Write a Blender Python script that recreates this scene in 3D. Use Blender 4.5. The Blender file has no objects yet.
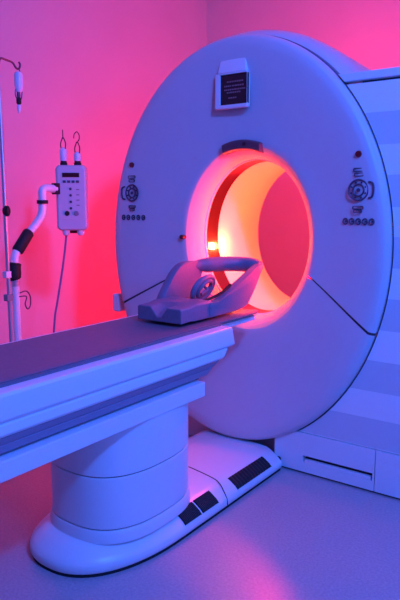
import bpy, bmesh, math, random
from mathutils import Vector, Matrix
random.seed(4)
C = bpy.context.scene.collection
PI = math.pi

# ------------------------------------------------------------ materials
def mat(name, col, rough=.4, metal=0., noise=None, spec=.5, trans=0., emit=None, estr=0., bump=0., coat=0.):
    m = bpy.data.materials.new(name); m.use_nodes = True
    nt = m.node_tree; b = nt.nodes['Principled BSDF']
    b.inputs['Base Color'].default_value = (*col, 1)
    b.inputs['Roughness'].default_value = rough
    b.inputs['Metallic'].default_value = metal
    b.inputs['Specular IOR Level'].default_value = spec
    b.inputs['Transmission Weight'].default_value = trans
    b.inputs['Coat Weight'].default_value = coat
    b.inputs['Coat Roughness'].default_value = .15
    if emit:
        b.inputs['Emission Color'].default_value = (*emit, 1)
        b.inputs['Emission Strength'].default_value = estr
    if noise:
        sc, amt = noise
        tc = nt.nodes.new('ShaderNodeTexCoord'); n = nt.nodes.new('ShaderNodeTexNoise')
        n.inputs['Scale'].default_value = sc; n.inputs['Detail'].default_value = 3
        nt.links.new(tc.outputs['Object'], n.inputs['Vector'])
        r = nt.nodes.new('ShaderNodeValToRGB')
        r.color_ramp.elements[0].position = .35; r.color_ramp.elements[1].position = .65
        r.color_ramp.elements[0].color = (*[c*(1-amt) for c in col], 1)
        r.color_ramp.elements[1].color = (*[min(1, c*(1+amt)) for c in col], 1)
        nt.links.new(n.outputs['Fac'], r.inputs['Fac']); nt.links.new(r.outputs['Color'], b.inputs['Base Color'])
        if bump:
            bp = nt.nodes.new('ShaderNodeBump'); bp.inputs['Strength'].default_value = bump
            bp.inputs['Distance'].default_value = .002
            nt.links.new(n.outputs['Fac'], bp.inputs['Height']); nt.links.new(bp.outputs['Normal'], b.inputs['Normal'])
    return m

M_SHELL = mat('shell_plastic', (.60, .60, .64), .42, noise=(3, .015))
M_WHITE = mat('white_plastic', (.80, .80, .82), .32, noise=(3, .015))
M_TABLE = mat('table_enamel', (.80, .80, .82), .3, noise=(3, .01))
M_MAT = mat('table_vinyl', (.155, .145, .19), .5, noise=(60, .05), bump=.1)
M_DARKM = mat('head_foam', (.20, .17, .25), .5, noise=(90, .06), bump=.15)
M_GROOVE = mat('seam_shadow_gap', (.05, .05, .07), .7)
M_SEAL = mat('edge_seal_rubber', (.16, .16, .22), .6)
M_BLACK = mat('black_rubber', (.010, .009, .013), .7, noise=(80, .2), bump=.2)
M_COVER = mat('slide_cover_grey', (.36, .28, .38), .6)
M_GREY = mat('grey_plastic', (.25, .25, .28), .45)
M_SCREEN = mat('screen_glass', (.05, .012, .018), .25)
M_INK = mat('legend_ink', (.07, .05, .10), .5)
M_MARK = mat('screen_marks', (.30, .14, .16), .5)
M_RED = mat('red_indicator', (.22, .01, .02), .3)
M_WINDOW = mat('scan_window_film', (.06, .003, .003), .35)
M_LINER = mat('bore_liner_plastic', (.85, .70, .52), .5)  # warm tint stands in for part of the bore's orange-pink glow
M_METAL = mat('brushed_steel', (.62, .62, .66), .3, metal=.7)
M_WIRE = mat('dark_wire', (.10, .07, .12), .4, metal=.4)
M_CLEAR = mat('clear_plastic', (.75, .80, .9), .15, spec=.6, coat=.4)
M_CABLE = mat('cable_sheath', (.16, .16, .30), .5)
M_VISOR = mat('visor_smoked_plastic', (.13, .06, .08), .45)
M_LAMP = mat('positioning_lamp', (1, .8, .4), .4, emit=(1, .62, .22), estr=14)
M_WALL = mat('painted_wall', (.60, .59, .60), .75, noise=(2.2, .02), bump=.05)
M_CEIL = mat('ceiling_paint', (.75, .75, .76), .8, noise=(4, .02))

def floor_mat():
    m = bpy.data.materials.new('speckled_vinyl_floor'); m.use_nodes = True
    nt = m.node_tree; b = nt.nodes['Principled BSDF']; L = nt.links.new
    tc = nt.nodes.new('ShaderNodeTexCoord')
    n = nt.nodes.new('ShaderNodeTexNoise'); n.inputs['Scale'].default_value = 95; n.inputs['Detail'].default_value = 5
    n2 = nt.nodes.new('ShaderNodeTexNoise'); n2.inputs['Scale'].default_value = 3.5
    L(tc.outputs['Object'], n.inputs['Vector']); L(tc.outputs['Object'], n2.inputs['Vector'])
    r = nt.nodes.new('ShaderNodeValToRGB')
    r.color_ramp.elements[0].position = .33; r.color_ramp.elements[0].color = (.42, .33, .35, 1)
    r.color_ramp.elements[1].position = .66; r.color_ramp.elements[1].color = (.52, .42, .44, 1)
    L(n.outputs['Fac'], r.inputs['Fac']); L(r.outputs['Color'], b.inputs['Base Color'])
    mr = nt.nodes.new('ShaderNodeMapRange'); mr.inputs['To Min'].default_value = .26; mr.inputs['To Max'].default_value = .36
    L(n2.outputs['Fac'], mr.inputs['Value']); L(mr.outputs['Result'], b.inputs['Roughness'])
    bp = nt.nodes.new('ShaderNodeBump'); bp.inputs['Strength'].default_value = .06; bp.inputs['Distance'].default_value = .0005
    L(n.outputs['Fac'], bp.inputs['Height']); L(bp.outputs['Normal'], b.inputs['Normal'])
    return m
M_FLOOR = floor_mat()

def panel_mat():
    # enamel panels banded in two pale tones by height
    m = bpy.data.materials.new('banded_panel_enamel'); m.use_nodes = True
    nt = m.node_tree; b = nt.nodes['Principled BSDF']; L = nt.links.new
    b.inputs['Roughness'].default_value = .5
    g = nt.nodes.new('ShaderNodeNewGeometry'); s = nt.nodes.new('ShaderNodeSeparateXYZ'); L(g.outputs['Position'], s.inputs[0])
    mr = nt.nodes.new('ShaderNodeMapRange'); mr.inputs['From Min'].default_value = 0; mr.inputs['From Max'].default_value = 2
    L(s.outputs['Z'], mr.inputs['Value'])
    r = nt.nodes.new('ShaderNodeValToRGB'); r.color_ramp.interpolation = 'CONSTANT'
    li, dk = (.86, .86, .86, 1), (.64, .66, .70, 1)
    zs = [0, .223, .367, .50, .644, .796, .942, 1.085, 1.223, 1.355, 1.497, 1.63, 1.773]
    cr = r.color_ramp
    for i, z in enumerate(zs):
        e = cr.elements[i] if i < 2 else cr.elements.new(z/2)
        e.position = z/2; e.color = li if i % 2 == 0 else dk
    L(mr.outputs['Result'], r.inputs['Fac']); L(r.outputs['Color'], b.inputs['Base Color'])
    return m
M_PANEL = panel_mat()

# ------------------------------------------------------------ mesh helpers
def obj(name, bm, m, parent=None, smooth=True, angle=35, bevel=0, loc=None):
    bmesh.ops.recalc_face_normals(bm, faces=bm.faces)
    me = bpy.data.meshes.new(name); bm.to_mesh(me); bm.free()
    me.materials.append(m)
    if smooth:
        me.shade_smooth()
        try: me.set_sharp_from_angle(angle=math.radians(angle))
        except Exception: pass
    o = bpy.data.objects.new(name, me); C.objects.link(o)
    if loc is not None: o.location = loc
    if parent is not None: o.parent = parent
    if bevel:
        b = o.modifiers.new('bevel', 'BEVEL'); b.width = bevel; b.segments = 3; b.limit_method = 'ANGLE'
        b.angle_limit = math.radians(30); b.harden_normals = False
    return o

def tag(o, label=None, cat=None, group=None, kind=None):
    if label: o['label'] = label
    if cat: o['category'] = cat
    if group: o['group'] = group
    if kind: o['kind'] = kind
    return o

def thing(name, label, cat, loc=(0, 0, 0), group=None, rotz=0):
    o = bpy.data.objects.new(name, None); C.objects.link(o); o.location = loc; o.rotation_euler = (0, 0, rotz)
    o.empty_display_size = .1
    return tag(o, label, cat, group)

def struct(name, bm, m, **k):
    o = obj(name, bm, m, smooth=False, **k); o['kind'] = 'structure'; return o

def box(bm, x0, x1, y0, y1, z0, z1, mtx=None):
    vs = [bm.verts.new((x, y, z)) for z in (z0, z1) for y in (y0, y1) for x in (x0, x1)]
    for f in ((0, 1, 3, 2), (4, 6, 7, 5), (0, 4, 5, 1), (2, 3, 7, 6), (0, 2, 6, 4), (1, 5, 7, 3)):
        bm.faces.new([vs[i] for i in f])
    if mtx: bmesh.ops.transform(bm, matrix=mtx, verts=vs)
    return bm

def nb(): return bmesh.new()

def loft(bm, rings, closed=True, cap0=False, cap1=False):
    R = [[bm.verts.new(p) for p in r] for r in rings]
    n = len(R[0])
    for a, b in zip(R, R[1:]):
        for i in range(n if closed else n-1):
            j = (i+1) % n
            bm.faces.new((a[i], a[j], b[j], b[i]))
    if cap0: bm.faces.new(R[0])
    if cap1: bm.faces.new(R[-1][::-1])
    return R

def prism(bm, pts, axis, a, b):
    """extrude polygon pts (2D) along axis from a to b. axis 0: pts=(y,z), 1: (x,z), 2: (x,y)"""
    def P(p, t):
        return {0: (t, p[0], p[1]), 1: (p[0], t, p[1]), 2: (p[0], p[1], t)}[axis]
    loft(bm, [[P(p, a) for p in pts], [P(p, b) for p in pts]], True, True, True)
    return bm

def tube(bm, pts, r, n=10, cap=True, flat=1.0, up=Vector((0, 0, 1))):
    pts = [Vector(p) for p in pts]; rs = r if isinstance(r, (list, tuple)) else [r]*len(pts)
    rings = []; ref = None
    for i, p in enumerate(pts):
        t = (pts[min(i+1, len(pts)-1)]-pts[max(i-1, 0)]).normalized()
        if ref is None:
            ref = t.cross(up)
            if ref.length < 1e-3: ref = t.cross(Vector((1, 0, 0)))
        s = (ref - t*ref.dot(t)).normalized(); ref = s
        u = t.cross(s)
        rings.append([p+(s*math.cos(2*PI*k/n)+u*math.sin(2*PI*k/n)*flat)*rs[i] for k in range(n)])
    loft(bm, rings, True, cap, cap)
    return bm

def smoothpath(P, k=6):
    P = [Vector(p) for p in P]; out = []
    Q = [P[0]]+P+[P[-1]]
    for i in range(1, len(Q)-2):
        a, b, c, d = Q[i-1:i+3]
        for j in range(k):
            t = j/k
            out.append(.5*((2*b)+(c-a)*t+(2*a-5*b+4*c-d)*t*t+(3*b-a-3*c+d)*t**3))
    out.append(P[-1]); return out

def disc(bm, c, r, h, axis=1, n=24, r2=None):
    r2 = r if r2 is None else r2
    c = Vector(c); rings = []
    for rr, t in ((r, 0), (r2, h)):
        ring = []
        for k in range(n):
            a = 2*PI*k/n; u, v = rr*math.cos(a), rr*math.sin(a)
            ring.append(c+Vector({0: (t, u, v), 1: (u, t, v), 2: (u, v, t)}[axis]))
        rings.append(ring)
    loft(bm, rings, True, True, True); return bm

def ell(cx, cz, a, b, y, th): return (cx+a*math.cos(th), y, cz+b*math.sin(th))
def ring(cx, cz, a, b, y, n=128): return [ell(cx, cz, a, b, y, 2*PI*k/n) for k in range(n)]

# ------------------------------------------------------------ the room
WX, BY, RX, FY, CH = -1.9, 2.42, 3.6, -3.4, 3.35
bm = nb(); box(bm, WX-.1, RX+.1, FY, BY+.1, -.1, 0); struct('floor', bm, M_FLOOR)
bm = nb(); box(bm, WX-.1, WX, FY, BY, 0, CH); struct('wall_left', bm, M_WALL)
bm = nb(); box(bm, WX-.1, RX+.1, BY, BY+.1, 0, CH); struct('wall_back', bm, M_WALL)
bm = nb(); box(bm, RX, RX+.1, FY, BY, 0, CH); struct('wall_right', bm, M_WALL)
bm = nb(); box(bm, WX-.1, RX+.1, FY, BY+.1, CH, CH+.1); struct('ceiling', bm, M_CEIL)
bm = nb(); box(bm, WX, WX+.015, FY, BY, 0, .10); struct('baseboard_left', bm, M_WALL)
bm = nb(); box(bm, WX+.015, RX, BY-.015, BY, 0, .10); struct('baseboard_back', bm, M_WALL)

# ------------------------------------------------------------ scanner
OX, OZ, OA, OB = 0.0, 1.153, .839, 1.051         # outline of the face ring
BX, BZ = .05, 1.19                                 # bore centre
scan = thing('ct_scanner', 'huge pale ring-shaped medical scanner with glowing red bore', 'medical scanner', (0, .5, 0))
def part(name, bm, m, parent=scan, **k):
    o = obj(name, bm, m, **k); o.parent = parent
    w = parent.matrix_world if False else None
    loc = Vector((0, 0, 0)); p = parent
    while p is not None: loc += p.location; p = p.parent
    o.location = -loc                               # meshes are written in room coordinates
    return o

prof = []   # (cx, cz, a, b, y) from rim to bore
for da, y in ((-.012, .028), (-.002, .022), (0, -.004), (-.004, -.018), (-.013, -.032), (-.026, -.04)):
    prof.append((OX, OZ, OA+da, OB+da, y))
for k in range(1, 11):
    t = k/10; s = t*t*(3-2*t)*.5+t*.5
    prof.append((OX+(BX-OX)*t, OZ+(BZ-OZ)*t, (OA-.026)*(1-t)+.425*t, (OB-.026)*(1-t)+.52*t, -.04+.06*s))
prof_f = [prof[-1]]
for k in range(1, 9):
    t = k/8*PI/2
    (prof if k < 3 else prof_f).append((BX, BZ, .425-.09*math.sin(t), .52-.105*math.sin(t), .02+.11*(1-math.cos(t))))
prof_f[0] = prof[-1]
SR, SL = -21, 201
def cover(d0, d1, n):
    bm = nb(); rings = []
    for (cx, cz, a, b, y) in prof:
        rings.append([ell(cx, cz, a, b, y, math.radians(d0+(d1-d0)*k/n)) for k in range(n+1)])
    loft(bm, rings, False); return bm
def solid(o, t):
    s = o.modifiers.new('solid', 'SOLIDIFY'); s.thickness = t; s.offset = -1; return o
bm = nb(); loft(bm, [ring(OX, OZ, OA-.006, OB-.006, .028), ring(OX, OZ, OA+.005, OB+.005, .03), ring(OX, OZ, OA+.005, OB+.005, .062), ring(OX, OZ, OA-.006, OB-.006, .062)])
part('edge_gasket', bm, M_SEAL)
up = part('upper_cover', cover(SR+.35, SL-.35, 110), M_SHELL, angle=60)
lo = part('lower_cover', cover(SL-360+.35, SR-.35, 70), M_SHELL, angle=60)
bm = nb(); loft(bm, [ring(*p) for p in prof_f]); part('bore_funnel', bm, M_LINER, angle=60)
# dark backing seen through the seams
for s0 in (SR, SL):
    bm = nb(); rings = []
    for (cx, cz, a, b, y) in prof[2:-2]:
        rings.append([ell(cx, cz, a-.002, b-.002, y+.006, math.radians(s0+e)) for e in (-.6, .6)])
    loft(bm, rings, False); part('seam', bm, M_GROOVE)

# body behind the ring
bm = nb(); rr = []
for da, y in ((-.03, .05), (-.006, .056), (.018, .072), (.042, .11), (.056, .18), (.056, .28), (.040, .75), (.02, .84), (-.03, .90), (-.10, .93), (-.22, .94)):
    rr.append(ring(OX, OZ, OA+da, OB+da, y))
rr.append(ring(BX, BZ, .58, .72, .92)); rr.append(ring(BX, BZ, .40, .49, .76)); rr.append(ring(BX, BZ, .345, .425, .74))
loft(bm, rr); part('body_shell', bm, M_SHELL, angle=50)
# liner of the bore
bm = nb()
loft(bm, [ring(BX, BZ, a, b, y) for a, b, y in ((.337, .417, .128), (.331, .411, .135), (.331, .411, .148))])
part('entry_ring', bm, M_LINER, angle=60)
bm = nb()
loft(bm, [ring(BX, BZ, .333, .413, .147), ring(BX, BZ, .333, .413, .262)]); part('scan_window', bm, M_WINDOW)
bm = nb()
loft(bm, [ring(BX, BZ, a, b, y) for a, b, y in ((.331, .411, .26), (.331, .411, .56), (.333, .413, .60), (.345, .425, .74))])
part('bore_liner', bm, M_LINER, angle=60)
bm = nb()
for k in range(1):
    tube(bm, [Vector(p) for p in ring(BX, BZ, .334, .414, .134, 96)]+[Vector(ring(BX, BZ, .334, .414, .134, 96)[0])], .004, 6, False)
part('bore_lip', bm, M_WHITE)
# pedestal of the ring
bm = nb(); prism(bm, [(-.58, 0), (.60, 0), (.60, .16), (.45, .42), (-.45, .42), (-.58, .16)], 1, .075, .88)
part('gantry_foot', bm, M_SHELL, bevel=.01)
# side latch of the lower cover
bm = nb(); box(bm, -.885, -.83, -.01, .06, .715, .825); part('side_latch', bm, M_WHITE, bevel=.01)

def facey(x, z):
    """depth of the ring face at x, z"""
    for k in range(5, 15):
        pass
    best = 0; bd = 9
    ang = math.atan2((z-OZ)/OB, (x-OX)/OA)
    for a, b in zip((prof+prof_f[1:])[5:], (prof+prof_f[1:])[6:]):
        for q in range(6):
            t = q/6; c = [a[i]*(1-t)+b[i]*t for i in range(5)]
            v = abs(math.hypot((x-c[0])/c[2], (z-c[1])/c[3])-1)
            if v < bd: bd = v; best = c[4]
    return best

# display
Y0 = facey(.01, 2.03)-.002
disp = bm = nb()
def rrect(cx, cz, w, h, r, n=6):
    P = []
    for (sx, sz, a0) in ((1, 1, 0), (-1, 1, 90), (-1, -1, 180), (1, -1, 270)):
        for k in range(n+1):
            a = math.radians(a0+90*k/n)
            P.append((cx+sx*(w/2-r)+r*math.cos(a), cz+sz*(h/2-r)+r*math.sin(a)))
    return P
fr = bm = nb()
o = rrect(.000, 1.934, .190, .172, .008); i_ = rrect(.0135, 1.940, .163, .148, .004)
loft(bm, [[(x, Y0+.01, z) for x, z in o], [(x, Y0-.016, z) for x, z in o], [(x, Y0-.018, z) for x, z in rrect(.000, 1.934, .187, .168, .008)],
          [(x, Y0-.018, z) for x, z in i_], [(x, Y0-.002, z) for x, z in i_]])
frame = part('display_frame', bm, M_WHITE, angle=30)
frame['label'] = 'pale surround of the small dark display'
bm = nb(); prism(bm, rrect(.0135, 1.940, .165, .150, .004), 1, Y0-.008, Y0-.001); scr = part('display_screen', bm, M_SCREEN, frame)
bm = nb()
for (z, x0, x1) in ((1.978, -.03, .062), (1.958, -.045, -.01), (1.958, .0, .07), (1.94, -.045, .075), (1.926, -.03, .05), (1.90, -.02, .03)):
    x = x0
    while x < x1:
        w = random.uniform(.005, .011); box(bm, x, x+w, Y0-.0092, Y0-.0078, z-.0035, z+.0035); x += w+.0035
part('display_readout', bm, M_MARK, frame)
bm = nb()   # hood tapering above the display
h0 = [(-.086, 2.021), (.092, 2.021), (.080, 2.095), (.066, 2.108), (-.062, 2.108), (-.076, 2.095)]
loft(bm, [[(x, Y0+.02, z) for x, z in h0], [(x*.96+.0006, Y0-.020 + (.018 if z > 2.05 else 0), z-.001) for x, z in h0]], True, False, True)
part('display_hood', bm, M_WHITE, bevel=.006)
# visor over the bore
bm = nb(); rings = []
for k in range(17):
    th = math.radians(90+ (k/16-.5)*33)
    s = 1 if 0 < k < 16 else .8
    rings.append([(BX-.015+a*math.cos(th), y, BZ+b*math.sin(th)) for a, b, y in
                  ((.385, .455, .06), (.385, .455, .010), (.39, .462, -.004), (.40, .500, -.010), (.405, .506, .0), (.405, .506, .05))])
loft(bm, rings, True, True, True); vis = part('laser_visor', bm, M_VISOR, bevel=.003)
bm = nb(); disc(bm, (BX+.01, -.013, BZ+.482), .008, .01); part('lens', bm, M_SCREEN, vis)
# laser port left of the bore
bm = nb(); disc(bm, (-.352, .0, 1.188), .013, .03); part('laser_port', bm, M_SCREEN)
# control pads and indicators, one set either side
for sx in (-1, 1):
    cx = .684*sx
    def F(x, z): return facey(x, z)
    bm = nb(); y = F(cx, 1.593); disc(bm, (cx-.004*sx, y+.005, 1.593), .017, -.014, r2=.013); ind = part('indicator_light', bm, M_RED)
    ind['label'] = 'dark red indicator light'
    y = F(cx, 1.44); z = 1.434
    # base plate under the icons
    # round jog dial with rings
    bm = nb()
    for R_ in (.046, .026):
        tube(bm, [(cx+R_*math.cos(2*PI*k/28), y-.005, z+R_*math.sin(2*PI*k/28)) for k in range(29)], .0045, 6, False)
    disc(bm, (cx, y-.004, z), .009, -.004); pad = part('control_pad', bm, M_INK)
    for a in range(0, 360, 45):
        bm = nb(); th = math.radians(a+22)
        disc(bm, (cx+.036*math.cos(th), y-.003, z+.036*math.sin(th)), .0045, -.004, n=10); part('dial_key', bm, M_INK, pad)
    for zz, w in ((1.524, .056), (1.503, .046), (1.355, .052), (1.339, .040)):
        bm = nb()
        o_ = rrect(cx, zz, w, .017, .006, 3); i2 = rrect(cx, zz, w-.009, .009, .002, 3)
        loft(bm, [[(a, y-.003, b) for a, b in o_], [(a, y-.007, b) for a, b in o_], [(a, y-.007, b) for a, b in i2], [(a, y-.003, b) for a, b in i2]])
        part('soft_key', bm, M_INK, pad)
    bm = nb()
    tube(bm, smoothpath([(x_, facey(x_, z_)-.004, z_) for x_, z_ in ((cx+sx*.050, z+.036), (cx+sx*.070, z+.028), (cx+sx*.074, z-.003), (cx+sx*.068, z-.030), (cx+sx*.050, z-.036))], 5), .0045, 6)
    part('grip', bm, M_INK, pad)
    for k in range(5):
        x = cx+.002+(k-2)*.034; yy = F(x, 1.292)
        bm = nb(); tube(bm, [(x+.011*math.cos(2*PI*j/16), yy-.003, 1.293+.013*math.sin(2*PI*j/16)) for j in range(17)], .0035, 6, False)
        disc(bm, (x+.003, yy-.002, 1.293), .004, -.004, n=10)
        part('push_button', bm, M_INK)

# positioning lamp in the bore
bm = nb()
for z0, z1 in ((1.112, 1.150),):
    rings = []
    for k in range(5):
        zz = z0+(z1-z0)*k/4; th = PI - math.asin((zz-BZ)/.41)
        x = BX+.331*math.cos(th)
        rings.append([(x+.0, .163, zz), (x+.008, .170, zz), (x+.008, .205, zz), (x, .212, zz)])
    loft(bm, rings, True, True, True)
lamp = part('positioning_lamp', bm, M_LAMP)
lamp['label'] = 'bright yellow positioning lamp inside the bore'

# ------------------------------------------------------------ housing to the right, banded panels
hs = thing('equipment_housing', 'long pale blue-lit cabinet with horizontal bands right of the ring', 'cabinet', (1.6, .5, 0))
def hpart(name, bm, m, parent=hs, **k): return part(name, bm, m, parent, **k)
X1 = 3.1
def arc_pts(z0, z1, off, n=40):
    P = []
    for k in range(n+1):
        z = z0+(z1-z0)*k/n
        v = max(0, 1-((z-OZ)/(OB+off))**2)
        P.append((OX+(OA+off)*math.sqrt(v), z))
    return P
ap = [p for p in arc_pts(.222, 1.905, .007)]
bm = nb(); prism(bm, ap+[(X1, 1.905), (X1, .222)], 1, .004, .055); hpart('banded_panel', bm, M_PANEL, smooth=False)
bm = nb()
for off, ya, yb in ((.007, .0, .06), (.075, .0605, .9)):
    q = arc_pts(1.918, 1.955, off, 4); prism(bm, q+[(X1, 1.955), (X1, 1.918)], 1, ya, yb)
hpart('top_rail', bm, M_WHITE, bevel=.004)
bm = nb(); prism(bm, [(.66, 1.90), (X1-.02, 1.90), (X1-.02, 1.922), (.66, 1.922)], 1, .03, .06); hpart('shadow_gap', bm, M_GROOVE, smooth=False)
bm = nb(); box(bm, .92, X1-.02, .09, .88, .02, 1.91); hpart('cabinet_body', bm, M_WHITE, smooth=False)
# kick panel with its recessed slot
def slab(bm, x0, x1, z0, z1, y0=-.002, y1=.09): box(bm, x0, x1, y0, y1, z0, z1)
S0, S1 = .43, .797
bm = nb(); slab(bm, .266, S0, .012, .218); slab(bm, S0, S1, .100, .218); slab(bm, S0, S1, .012, .062); slab(bm, S1, .806, .012, .218)
hpart('kick_panel', bm, M_WHITE, smooth=False)
bm = nb(); slab(bm, .810, X1, .012, .218); hpart('kick_panel', bm, M_WHITE, smooth=False)
bm = nb(); slab(bm, S0+.002, S1-.002, .064, .097, .03, .085); hpart('slot', bm, M_GROOVE, smooth=False)
bm = nb(); slab(bm, S0+.012, S1-.010, .063, .079, -.001, .02); hpart('slot_flap', bm, M_WHITE, smooth=False)
bm = nb(); slab(bm, .30, X1-.02, .0, .014, .012, .08); hpart('plinth', bm, M_GROOVE, smooth=False)

# ------------------------------------------------------------ patient table
TX, TH = .025, .275
tb = thing('patient_table', 'long pale scanner table cantilevered on oval column into the ring', 'table', (TX, -1.0, 0))
def tpart(name, bm, m, parent=tb, **k): return part(name, bm, m, parent, **k)
YN, YF = -2.55, -.475
def prof_y(bm, half, stations):
    """half: list of (dx, z) for near side; stations: list of (y, inset)"""
    rings = []
    for fy in stations:
        P = [(TX+dx, fy(dx, z), z) for dx, z in half]+[(TX-dx, fy(dx, z), z) for dx, z in reversed(half)]
        rings.append(P)
    loft(bm, rings, True, True, True)
def endy(dx, z):   # slanting underside of the head end
    if z > .80: return YF+.0
    if z > .735: return YF+.02-.03*(.82-z)/.085*.0
    return YF-.03-(.735-z)*.9
bm = nb()
prof_y(bm, [(.245, .832), (.272, .832), (.278, .822), (.278, .752), (.268, .742), (.262, .738)], [lambda d, z: YN, lambda d, z: YF if z > .8 else YF+.02])
tpart('side_rail', bm, M_TABLE, bevel=.003)
bm = nb()
prof_y(bm, [(.262, .742), (.270, .734), (.272, .706), (.266, .697), (.250, .694), (.20, .690)], [lambda d, z: YN+.01, lambda d, z: YF-.02-(.742-z)*1.0])
tpart('under_rail', bm, M_TABLE, bevel=.002)
bm = nb()
prof_y(bm, [(.256, .696), (.260, .690), (.246, .668), (.240, .667), (.240, .664), (.244, .661), (.232, .634), (.20, .632)], [lambda d, z: YN+.015, lambda d, z: YF-.07-(.70-z)*1.0])
tpart('slide_cover', bm, M_COVER, smooth=False)
bm = nb(); box(bm, TX-.20, TX+.20, YN+.05, YF-.15, .615, .645); tpart('slide_gap', bm, M_GROOVE, smooth=False)
bm = nb(); box(bm, TX-.262, TX+.262, YN+.02, -.662, .558, .622); tpart('lower_beam', bm, M_TABLE, bevel=.004)
bm = nb(); prof_y(bm, [(.0, .8355), (.165, .8355), (.185, .838), (.21, .842), (.222, .842), (.222, .826), (.0, .826)][0:6], [lambda d, z: YN+.01, lambda d, z: YF-.01])
tpart('tabletop_mat', bm, M_MAT, bevel=.001)
# sliding cradle reaching into the bore
bm = nb(); P = []
cr = [(.0, .840), (.15, .842), (.195, .848), (.205, .846), (.205, .838), (.16, .826), (.0, .822)]
rings = []
for y, s in ((YN+.02, 1), (-.30, 1), (-.16, .98), (-.11, .9), (-.095, .8)):
    rings.append([(TX+.01+dx*s, y, z) for dx, z in cr]+[(TX+.01-dx*s, y, z) for dx, z in reversed(cr[1:-1])])
loft(bm, rings, True, True, True); tpart('sliding_cradle', bm, M_MAT)
bm = nb(); box(bm, TX-.18, TX+.19, -.60, -.13, .800, .826); tpart('cradle_tongue', bm, M_TABLE, bevel=.006)
# column
def sup(cx, cy, a, b, z, n=72, e=2.6):
    P = []
    for k in range(n):
        t = 2*PI*k/n; c, s = math.cos(t), math.sin(t)
        P.append((cx+a*math.copysign(abs(c)**(2/e), c), cy+b*math.copysign(abs(s)**(2/e), s), z))
    return P
PX, PY, PA, PB = .050, -.935, .235, .295
bm = nb()
loft(bm, [sup(PX, PY, PA+d, PB+d, z) for d, z in ((0, .150), (0, .356))], True, True, True); tpart('column_skirt', bm, M_TABLE, angle=50, bevel=.003)
bm = nb()
loft(bm, [sup(PX, PY, PA+d, PB+d, z) for d, z in ((-.0, .361), (-.0, .560))], True, True, True); tpart('column_upper_skirt', bm, M_TABLE, angle=50, bevel=.003)
bm = nb()
loft(bm, [sup(PX, PY, PA-.008, PB-.008, z) for z in (.10, .559)], True, True, True); tpart('column_core', bm, M_GROOVE, angle=50)
bm = nb()
loft(bm, [sup(PX, PY, PA+d, PB+d, z) for d, z in ((.008, .095), (.008, .125), (.0, .145), (-.01, .145))], True, True, True); tpart('column_collar', bm, M_TABLE, angle=50, bevel=.002)
# floor base: rounded at the foot end, running up to the ring
def base_outline(ins, z, n=40):
    P = []; a = .289-ins; cx, cy, b = .035, -.86, .485-ins
    P.append((cx-a, .04, z)); P.append((cx-a, -.4, z))
    for k in range(n+1):
        t = PI+PI*k/n; c, s = math.cos(t), math.sin(t); e = 2.35
        P.append((cx+a*math.copysign(abs(c)**(2/e), c), cy+b*math.copysign(abs(s)**(2/e), s), z))
    P.append((cx+a, -.4, z)); P.append((cx+a, -.03, z))
    P.append((cx+a-.03, -.006, z)); P.append((cx-a+.02, .045, z))
    return P
bm = nb()
loft(bm, [base_outline(i, z) for i, z in ((.004, .014), (0, .02), (0, .042), (.004, .052), (.02, .068), (.05, .088), (.07, .097), (.09, .100))], True, True, True)
tpart('floor_base', bm, M_TABLE, angle=40)
bm = nb(); loft(bm, [base_outline(.006, .0), base_outline(.006, .015)], True, True, True); tpart('base_gasket', bm, M_BLACK, smooth=False)
bm = nb(); tube(bm, smoothpath([(-.2, -.43, .1), (.02, -.455, .1005), (.20, -.49, .1005), (.262, -.515, .0985), (.296, -.53, .077), (.322, -.54, .047), (.325, -.54, .02)], 5), .0025, 6); tpart('base_seam', bm, M_GROOVE)
# ribbed grip pads on the bevel
def pad_strip(y0, y1):
    bm = nb(); n = 26
    sec = [(.319, .0545), (.305, .069), (.289, .0795), (.275, .089), (.262, .0945)]
    rings = []
    for k in range(n+1):
        y = y0+(y1-y0)*k/n; h = .0028+.0025*(k % 2)
        if k in (0, n): h = .0
        rings.append([(x+h*.7, y, z+h) for x, z in sec])
    loft(bm, rings, False); return bm
for y0, y1 in ((-.848, -.732), (-.722, -.602), (-.445, -.125)):
    o = tpart('grip_pad', pad_strip(y0, y1), M_BLACK, smooth=False); solid(o, .003); o['label'] = 'dark ribbed grip pad'
bm = nb(); disc(bm, (.300, -.018, .055), .014, -.010); tpart('base_plug', bm, M_BLACK)

# ------------------------------------------------------------ head holder on the cradle
hh = thing('head_holder', 'sculpted plastic head holder with curved sides lying on the scanner table', 'head rest', (.05, -.4, .85))
def kpart(name, bm, m, parent=hh, **k): return part(name, bm, m, parent, **k)
bm = nb()
# rear block with V notch in its end face
zb, zt = .856, .922
P0 = [(-.085, zb), (.165, zb), (.165, zt-.006), (.155, zt), (.085, zt), (.052, zt-.045), (.028, zt-.045), (-.008, zt), (-.075, zt), (-.085, zt-.006)]
P1 = [(-.080, zb), (.168, zb), (.168, zt+.005), (.158, zt+.012), (.085, zt+.012), (.052, zt+.010), (.028, zt+.010), (-.008, zt+.012), (-.070, zt+.012), (-.080, zt+.005)]
loft(bm, [[(x, -.672, z) for x, z in P0], [(x, -.60, z+.003) for x, z in P0[:5]]+[(.055, -.60, zt-.01), (.025, -.60, zt-.01)]+[(x, -.60, z+.003) for x, z in P0[7:]], [(x, -.57, z) for x, z in P1], [(x, -.44, z+.0) for x, z in P1]], True, True, True)
kpart('mounting_block', bm, M_DARKM, bevel=.004, angle=40)
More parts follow.
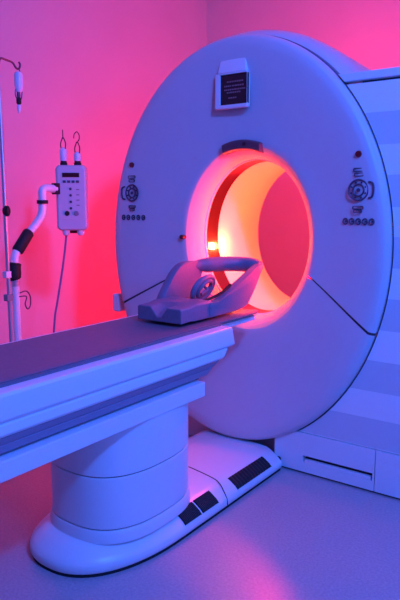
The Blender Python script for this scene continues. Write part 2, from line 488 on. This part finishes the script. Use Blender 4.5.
# near side wing
def wing(bm, pts, x0, x1, lean=0):
    rings = []
    for x, s in ((x0, .96), (x0+.006, 1), (x1-.006, 1), (x1, .96)):
        cy = sum(p[0] for p in pts)/len(pts); cz = sum(p[1] for p in pts)/len(pts)
        rings.append([(x+lean*(p[1]-.86), cy+(p[0]-cy)*s, cz+(p[1]-cz)*s) for p in pts])
    loft(bm, rings, True, True, True)
nw = [(-.46, .856), (-.34, .856), (-.22, .860), (-.15, .872), (-.10, .915), (-.062, .965), (-.028, 1.015), (.004, 1.062), (-.012, 1.074), (-.06, 1.060), (-.16, 1.018), (-.25, .982), (-.33, .950), (-.40, .926), (-.46, .922)]
nw = [(p.x, p.y) for p in smoothpath([(a, b, 0) for a, b in nw+[nw[0]]], 3)[:-1]]
bm = nb(); wing(bm, nw, .135, .175, .03); kpart('near_wing', bm, M_DARKM, angle=45)
# far side hump
fw = [(-.52, .858), (-.515, .91), (-.49, .95), (-.455, .99), (-.42, 1.03), (-.375, 1.065), (-.33, 1.083), (-.27, 1.088), (-.20, 1.082), (-.16, 1.055), (-.185, 1.02), (-.20, .98), (-.20, .93), (-.20, .90), (-.12, .87), (-.12, .858)]
fw = [(p.x, p.y) for p in smoothpath([(a, b, 0) for a, b in fw+[fw[0]]], 3)[:-1]]
bm = nb(); wing(bm, fw, -.115, -.07, -.02); kpart('far_wing', bm, M_DARKM, angle=45)
# trough joining both wings
bm = nb(); rings = []
for y, dz in ((-.50, .0), (-.35, .0), (-.22, .012), (-.16, .03)):
    up_, dn_ = [], []
    for k in range(13):
        t = k/12; x = -.095+.26*t; s = (2*t-1)**2
        up_.append((x, y, .868+.05*s+dz)); dn_.append((x, y, .856+.028*s+dz*.6))
    rings.append(up_+dn_[::-1])
loft(bm, rings, True, True, True); kpart('trough', bm, M_DARKM, angle=40)
# top arch bridging the far hump to the near tip
bm = nb()
path = smoothpath([(-.098, -.27, 1.060), (-.085, -.20, 1.062), (-.05, -.14, 1.062), (-.01, -.08, 1.064), (.06, -.02, 1.062), (.13, -.005, 1.058), (.165, -.01, 1.055)], 6)
tube(bm, path, [.014+.018*min(1, i/10) if i < 20 else .032-.010*max(0, (i-len(path)+9)/8) for i in range(len(path))], 12, True, 1.2); kpart('arch', bm, M_DARKM)
# coiled head strap
bm = nb()
cc = Vector((.04, -.335, .968))
for R_, dx, fl in ((.076, 0, 1), (.050, .008, 1)):
    P = [cc+Vector((dx+.018*math.sin(t*2*PI/24), R_*1.05*math.cos(t*2*PI/24), R_*.72*math.sin(t*2*PI/24)+.01*math.cos(t*2*PI/24))) for t in range(25)]
    tube(bm, P, .0135 if dx == 0 else .0105, 8, False)
tube(bm, smoothpath([cc+Vector((.01, .03, .03)), cc+Vector((.012, -.015, .02)), cc+Vector((.012, .012, -.005)), cc+Vector((.01, -.03, -.025))], 5), .008, 8)
st = kpart('head_strap', bm, M_DARKM); st['label'] = 'coiled padded strap'
bm = nb(); tube(bm, smoothpath([(.11, -.47, .925), (.135, -.41, .936), (.15, -.34, .958), (.155, -.27, .988)], 5), .010, 8, True, .6); kpart('strap_bar', bm, M_BLACK)

# ------------------------------------------------------------ infusion stand, arm, pump, drip
SXp = -1.0
def Q(y, z, x=SXp): return Vector((x, y, z))
iv = thing('infusion_stand', 'thin upright metal drip pole with hooked arm at the left edge', 'drip stand', (SXp, -.68, 0))
bm = nb(); tube(bm, [Q(-.68, .05), Q(-.68, 1.2), Q(-.68, 1.2), Q(-.68, 2.075)], .011, 12); part('pole', bm, M_METAL, iv)
bm = nb(); tube(bm, smoothpath([Q(-.68, 2.06), Q(-.665, 2.105), Q(-.63, 2.105), Q(-.59, 2.098), Q(-.572, 2.078), Q(-.558, 2.072), Q(-.546, 2.080), Q(-.542, 2.098), Q(-.550, 2.108)], 5), .0055, 8); part('hook', bm, M_WIRE, iv)
bm = nb(); tube(bm, smoothpath([Q(-.68, 2.06), Q(-.70, 2.11), Q(-.74, 2.105), Q(-.79, 2.07), Q(-.81, 2.06), Q(-.82, 2.09)], 5), .0055, 8); part('hook', bm, M_WIRE, iv)
bm = nb()
loft(bm, [[(SXp+.014+dx, -.681+r*.015*math.cos(2*PI*k/20), 1.335+r*.028*math.sin(2*PI*k/20)) for k in range(20)] for dx, r in ((-.02, .8), (-.005, 1), (.012, 1), (.02, .7))], True, True, True)
part('clamp_knob', bm, M_BLACK, iv)
for k in range(5):
    a = 2*PI*k/5+.3; bm = nb()
    tube(bm, smoothpath([(SXp, -.68, .085), (SXp+.14*math.cos(a), -.68+.14*math.sin(a), .075), (SXp+.27*math.cos(a), -.68+.27*math.sin(a), .055)], 4), .013, 8)
    lg = part('leg', bm, M_METAL, iv)
    bm = nb(); disc(bm, (SXp+.265*math.cos(a)-.01*math.sin(a), -.68+.265*math.sin(a)-.012*math.cos(a), .027), .027, .022, axis=1); part('castor', bm, M_BLACK, lg)

arm = thing('support_arm', 'jointed pale tube arm with black sleeves clamped beside drip pole', 'support arm', (SXp, -.635, .56))
bm = nb(); tube(bm, [Q(-.636, .56), Q(-.636, .955)], .0205, 16); part('lower_tube', bm, M_WHITE, arm)
bm = nb(); tube(bm, [Q(-.636, .93), Q(-.636, .955), Q(-.636, .958), Q(-.636, .985)], [.022, .022, .029, .029], 16); part('tube_collar', bm, M_METAL, arm)
bm = nb(); tube(bm, [Q(-.640, .958), Q(-.641, .978), Q(-.641, 1.0), Q(-.637, 1.035), Q(-.635, 1.052), Q(-.634, 1.058)], [.022, .036, .038, .034, .036, .022], 16); part('lower_joint', bm, M_BLACK, arm)
bm = nb(); tube(bm, smoothpath([Q(-.635, 1.05), Q(-.632, 1.09), Q(-.612, 1.125)], 4), .0225, 14); part('middle_tube', bm, M_WHITE, arm)
bm = nb(); tube(bm, [Q(-.615, 1.115), Q(-.610, 1.122), Q(-.535, 1.213), Q(-.528, 1.22)], [.026, .032, .032, .026], 16); part('black_sleeve', bm, M_BLACK, arm)
bm = nb(); tube(bm, smoothpath([Q(-.535, 1.21), Q(-.49, 1.25), Q(-.445, 1.30), Q(-.430, 1.345), Q(-.428, 1.40), Q(-.428, 1.44)], 5), .0225, 14); part('upper_tube', bm, M_WHITE, arm)
bm = nb(); tube(bm, [Q(-.428, 1.372), Q(-.428, 1.392)], .031, 16); part('black_ring', bm, M_BLACK, arm)
bm = nb(); tube(bm, smoothpath([Q(-.428, 1.425), Q(-.424, 1.447), Q(-.405, 1.458), Q(-.37, 1.458), Q(-.330, 1.455)], 5), .0225, 14); part('elbow', bm, M_WHITE, arm)
bm = nb(); box(bm, SXp-.02, SXp+.02, -.345, -.312, 1.425, 1.488); part('mount_plate', bm, M_BLACK, arm, bevel=.004)
for z in (.873, .998):
    bm = nb(); tube(bm, [Q(-.70, z), Q(-.63, z)], .009, 8); box(bm, SXp-.016, SXp+.018, -.705, -.665, z-.018, z+.018); part('cross_clamp', bm, M_GREY if z < .9 else M_WHITE, arm, bevel=.003)
bm = nb(); tube(bm, smoothpath([Q(-.63, .895, SXp+.03), Q(-.59, .90, SXp+.03), Q(-.565, .87, SXp+.03), Q(-.565, .82, SXp+.03), Q(-.585, .80, SXp+.03), Q(-.60, .83, SXp+.03), Q(-.59, .87, SXp+.03), Q(-.63, .873, SXp+.02)], 5), .0035, 6); part('cable_tie', bm, M_WIRE, arm)

# pump
cam_az = math.atan2(-2.75+.2, 1.776+1.0)
pc = Vector((-1.0, -.205, 1.405)); rz = math.radians(42)
pump = thing('infusion_pump', 'boxy pale infusion pump with dark display held on the jointed arm', 'infusion pump', (pc.x, pc.y, pc.z), rotz=0)
PM = Matrix.Translation(pc) @ Matrix.Rotation(rz, 4, 'Z')      # local: x across, -y front, z up
def ppart(name, bm, m, parent=pump, **k):
    bmesh.ops.transform(bm, matrix=PM, verts=bm.verts[:])
    return part(name, bm, m, parent, **k)
W, Dp, Hh = .088, .055, .188
bm = nb()
def oct_(s, y, c=.016, hs=1): 
    w, h = W*s, Hh*hs
    return [(-w+c, y, -h), (w-c, y, -h), (w, y, -h+c), (w, y, h-c), (w-c, y, h), (-w+c, y, h), (-w, y, h-c), (-w, y, -h+c)]
loft(bm, [oct_(.94, Dp, hs=.97), oct_(1, Dp-.015), oct_(1, -Dp+.02), oct_(.93, -Dp, hs=.97)], True, True, True)
ppart('housing', bm, M_SHELL, bevel=.006)
bm = nb(); prism(bm, rrect(0, .02, .150, .29, .012), 1, -Dp-.002, -Dp+.004); fp = ppart('front_plate', bm, M_SHELL, bevel=.001)
bm = nb(); box(bm, -.048, .048, -Dp-.005, -Dp, .118, .143); ppart('display', bm, M_SCREEN, fp)
for k in range(4):
    bm = nb(); box(bm, -.046+.025*k, -.029+.025*k, -Dp-.005, -Dp, .086, .100); ppart('soft_key', bm, M_INK, fp)
for k in range(4):
    bm = nb(); disc(bm, (-.004, -Dp-.001, .052-.037*k), .0075, -.004, n=14); ppart('round_key', bm, M_INK, fp)
for k in range(4):
    bm = nb(); box(bm, .028, .046, -Dp-.0035, -Dp, .045-.03*k, .051-.03*k); ppart('legend_strip', bm, M_GREY, fp)
for x, m in ((-.027, M_BLACK), (.026, M_GREY)):
    bm = nb(); disc(bm, (x, -Dp-.001, -.088), .015, -.009, r2=.012, n=18); ppart('knob', bm, m, fp)
for x in (-.04, .045):
    bm = nb()
    loft(bm, [[(x+.022*s*math.cos(2*PI*k/16), .0+.022*s*math.sin(2*PI*k/16)-.02, z) for k in range(16)] for s, z in ((1, -.180), (1, -.200), (.7, -.215), (.4, -.218))], True, True, True)
    ppart('foot_knob', bm, M_WHITE)
bm = nb(); box(bm, .020-.045, -.02+.045, -.01, .02, -.205, -.185); ppart('drain_port', bm, M_RED)
bm = nb(); box(bm, -.094, -.084, -.02, .02, .02, .085); ppart('side_bracket', bm, M_GREY, bevel=.002)
bm = nb(); tube(bm, smoothpath([(-1.03, -.235, 1.20), (-1.03, -.238, 1.16), (-1.03, -.27, 1.0), (-1.03, -.32, .8), (-1.03, -.345, .70), (-1.03, -.375, .45), (-1.04, -.40, .15)], 6), .006, 8); part('power_cable', bm, M_CABLE, pump)

# vials in the top of the pump
def vial(x, h, label):
    base = PM @ Vector((x, -.005, .186))
    v = thing('infusion_vial', label, 'vial', tuple(base), 'small hooked vials on the infusion pump')
    def rot(bm): bmesh.ops.transform(bm, matrix=Matrix.Translation(base), verts=bm.verts[:]); return bm
    def lt(S): 
        bm = nb(); loft(bm, [[(r*math.cos(2*PI*k/18), r*math.sin(2*PI*k/18), z) for k in range(18)] for r, z in S], True, True, True); return rot(bm)
    part('neck', lt([(.021, .0), (.021, .016), (.018, .018), (.018, .026)]), M_BLACK, v)
    part('glass_body', lt([(.019, .026), (.021, .032), (.021, h-.01), (.015, h), (.010, h+.004)]), M_CLEAR, v)
    bm = nb(); tube(bm, smoothpath([(-.017, 0, h-.004), (-.021, 0, h+.025), (-.008, 0, h+.052), (0, 0, h+.06), (.010, 0, h+.052), (.021, 0, h+.025), (.017, 0, h-.004)], 5), .0035, 6); rot(bm); part('wire_bail', bm, M_WIRE, v)
    bm = nb(); tube(bm, smoothpath([(0, 0, h+.058), (0, 0, h+.08), (0, 0, h+.105)], 4) if x < 0 else smoothpath([(0, 0, h+.058), (.018, 0, h+.075), (.018, 0, h+.10), (.0, 0, h+.118), (-.022, 0, h+.105), (-.026, 0, h+.082)], 5), .003, 6); rot(bm); part('hook', bm, M_WIRE, v)
vial(-.043, .098, 'left blue vial with straight wire hook on top of infusion pump')
vial(.037, .074, 'right blue vial with curled wire hook on top of infusion pump')

# drip chamber hanging from the pole
dc = thing('drip_bag', 'small pale blue drip bottle hanging from the pole hook', 'drip bottle', (SXp, -.553, 1.89))
def lathe_at(S, y, n=20, sx=1):
    bm = nb(); loft(bm, [[(SXp+r*sx*math.cos(2*PI*k/n), y+r*math.sin(2*PI*k/n), z) for k in range(n)] for r, z in S], True, True, True); return bm
part('bottle', lathe_at([(.012, 2.036), (.020, 2.030), (.023, 2.018), (.023, 1.965), (.019, 1.94), (.012, 1.932)], -.555), M_CLEAR, dc)
part('spike', lathe_at([(.008, 1.934), (.010, 1.915), (.006, 1.90)], -.560), M_WIRE, dc)
bm = nb(); tube(bm, smoothpath([Q(-.577, 1.945), Q(-.580, 1.915), Q(-.565, 1.89), Q(-.556, 1.885), Q(-.542, 1.905), Q(-.535, 1.945)], 5), .0032, 6); part('hanger_wire', bm, M_WIRE, dc)
part('drip_chamber', lathe_at([(.010, 1.905), (.013, 1.895), (.013, 1.875), (.006, 1.868)], -.560), M_BLACK, dc)
part('tube_tip', lathe_at([(.010, 1.868), (.010, 1.84), (.003, 1.825)], -.560), M_CLEAR, dc)
bm = nb(); tube(bm, smoothpath([Q(-.545, 2.038), Q(-.552, 2.055), Q(-.562, 2.048)], 4), .003, 6); part('hang_loop', bm, M_WIRE, dc)


for o_ in list(dc.children): o_.location.z += .022
# ------------------------------------------------------------ light
def area(name, loc, target, size, col, e, sy=None):
    l = bpy.data.lights.new(name, 'AREA'); l.energy = e; l.color = col; l.size = size
    if sy: l.shape = 'RECTANGLE'; l.size_y = sy
    o = bpy.data.objects.new(name, l); C.objects.link(o); o.location = loc
    o.rotation_euler = (Vector(target)-Vector(loc)).to_track_quat('-Z', 'Y').to_euler(); return o
def point(name, loc, r, col, e):
    l = bpy.data.lights.new(name, 'POINT'); l.energy = e; l.color = col; l.shadow_soft_size = r
    o = bpy.data.objects.new(name, l); C.objects.link(o); o.location = loc; return o
area('blue_lamp', (2.5, -2.0, 3.1), (0, 0, .9), .28, (.030, .155, 1.0), 122)
area('blue_side_fill', (3.3, -1.9, 2.2), (.6, -.3, .4), .5, (.03, .16, 1.0), 40)  # added fill, brightens the low panels and floor on the right
area('red_lamp', (-.55, 1.45, 1.0), (-1.9, .2, .8), .6, (1.0, .008, .02), 34)
point('red_high_lamp', (-.15, 1.6, 2.12), .10, (1.0, .008, .03), 50)
area('bore_fill', (.36, .45, 1.19), (-.3, .42, 1.15), .12, (1.0, .13, .01), 16, .5)  # unseen area light added behind the near lip to light the liner
area('bore_rim_fill', (.355, .19, 1.19), (-.36, .06, 1.2), .05, (1.0, .0, .015), 18, .5)  # unseen red light added to make the bore flare glow
point('red_spill_fill', (-.20, .15, 1.14), .015, (1.0, .0, .02), 5)  # added red point light, reddens the flare opposite
l = bpy.data.lights.new('red_beam_fill', 'SPOT'); l.energy = 360; l.color = (1, .008, .03); l.spot_size = math.radians(28); l.spot_blend = .8; l.shadow_soft_size = .17  # added spot beside the high lamp, strengthens the pink floor patch
o = bpy.data.objects.new('red_beam_fill', l); C.objects.link(o); o.location = (-.46, 1.6, 2.36)
o.rotation_euler = (Vector((.56, -.82, 0))-o.location).to_track_quat('-Z', 'Y').to_euler()
l = bpy.data.lights.new('lamp_glow', 'POINT'); l.energy = 1.2; l.color = (1, .55, .15); l.shadow_soft_size = .01
o = bpy.data.objects.new('lamp_glow', l); C.objects.link(o); o.location = (-.23, .30, 1.135)

w = bpy.data.worlds.new('world'); bpy.context.scene.world = w; w.use_nodes = True
w.node_tree.nodes['Background'].inputs['Color'].default_value = (.04, .015, .06, 1)
w.node_tree.nodes['Background'].inputs['Strength'].default_value = 1.0

# ------------------------------------------------------------ camera
cd = bpy.data.cameras.new('camera'); cam = bpy.data.objects.new('camera', cd); C.objects.link(cam)
cd.sensor_fit = 'HORIZONTAL'; cd.sensor_width = 36; cd.lens = 620/400*36; cd.clip_start = .05
pitch = math.atan(97/620)
cam.location = (1.7758, -2.75, 1.3764)
cam.rotation_euler = (PI/2-pitch, 0, math.radians(36))
sc = bpy.context.scene; sc.camera = cam
sc.view_settings.view_transform = 'Standard'; sc.view_settings.look = 'None'
sc.view_settings.gamma = 1; sc.view_settings.use_curve_mapping = False
sc.view_settings.exposure = 0
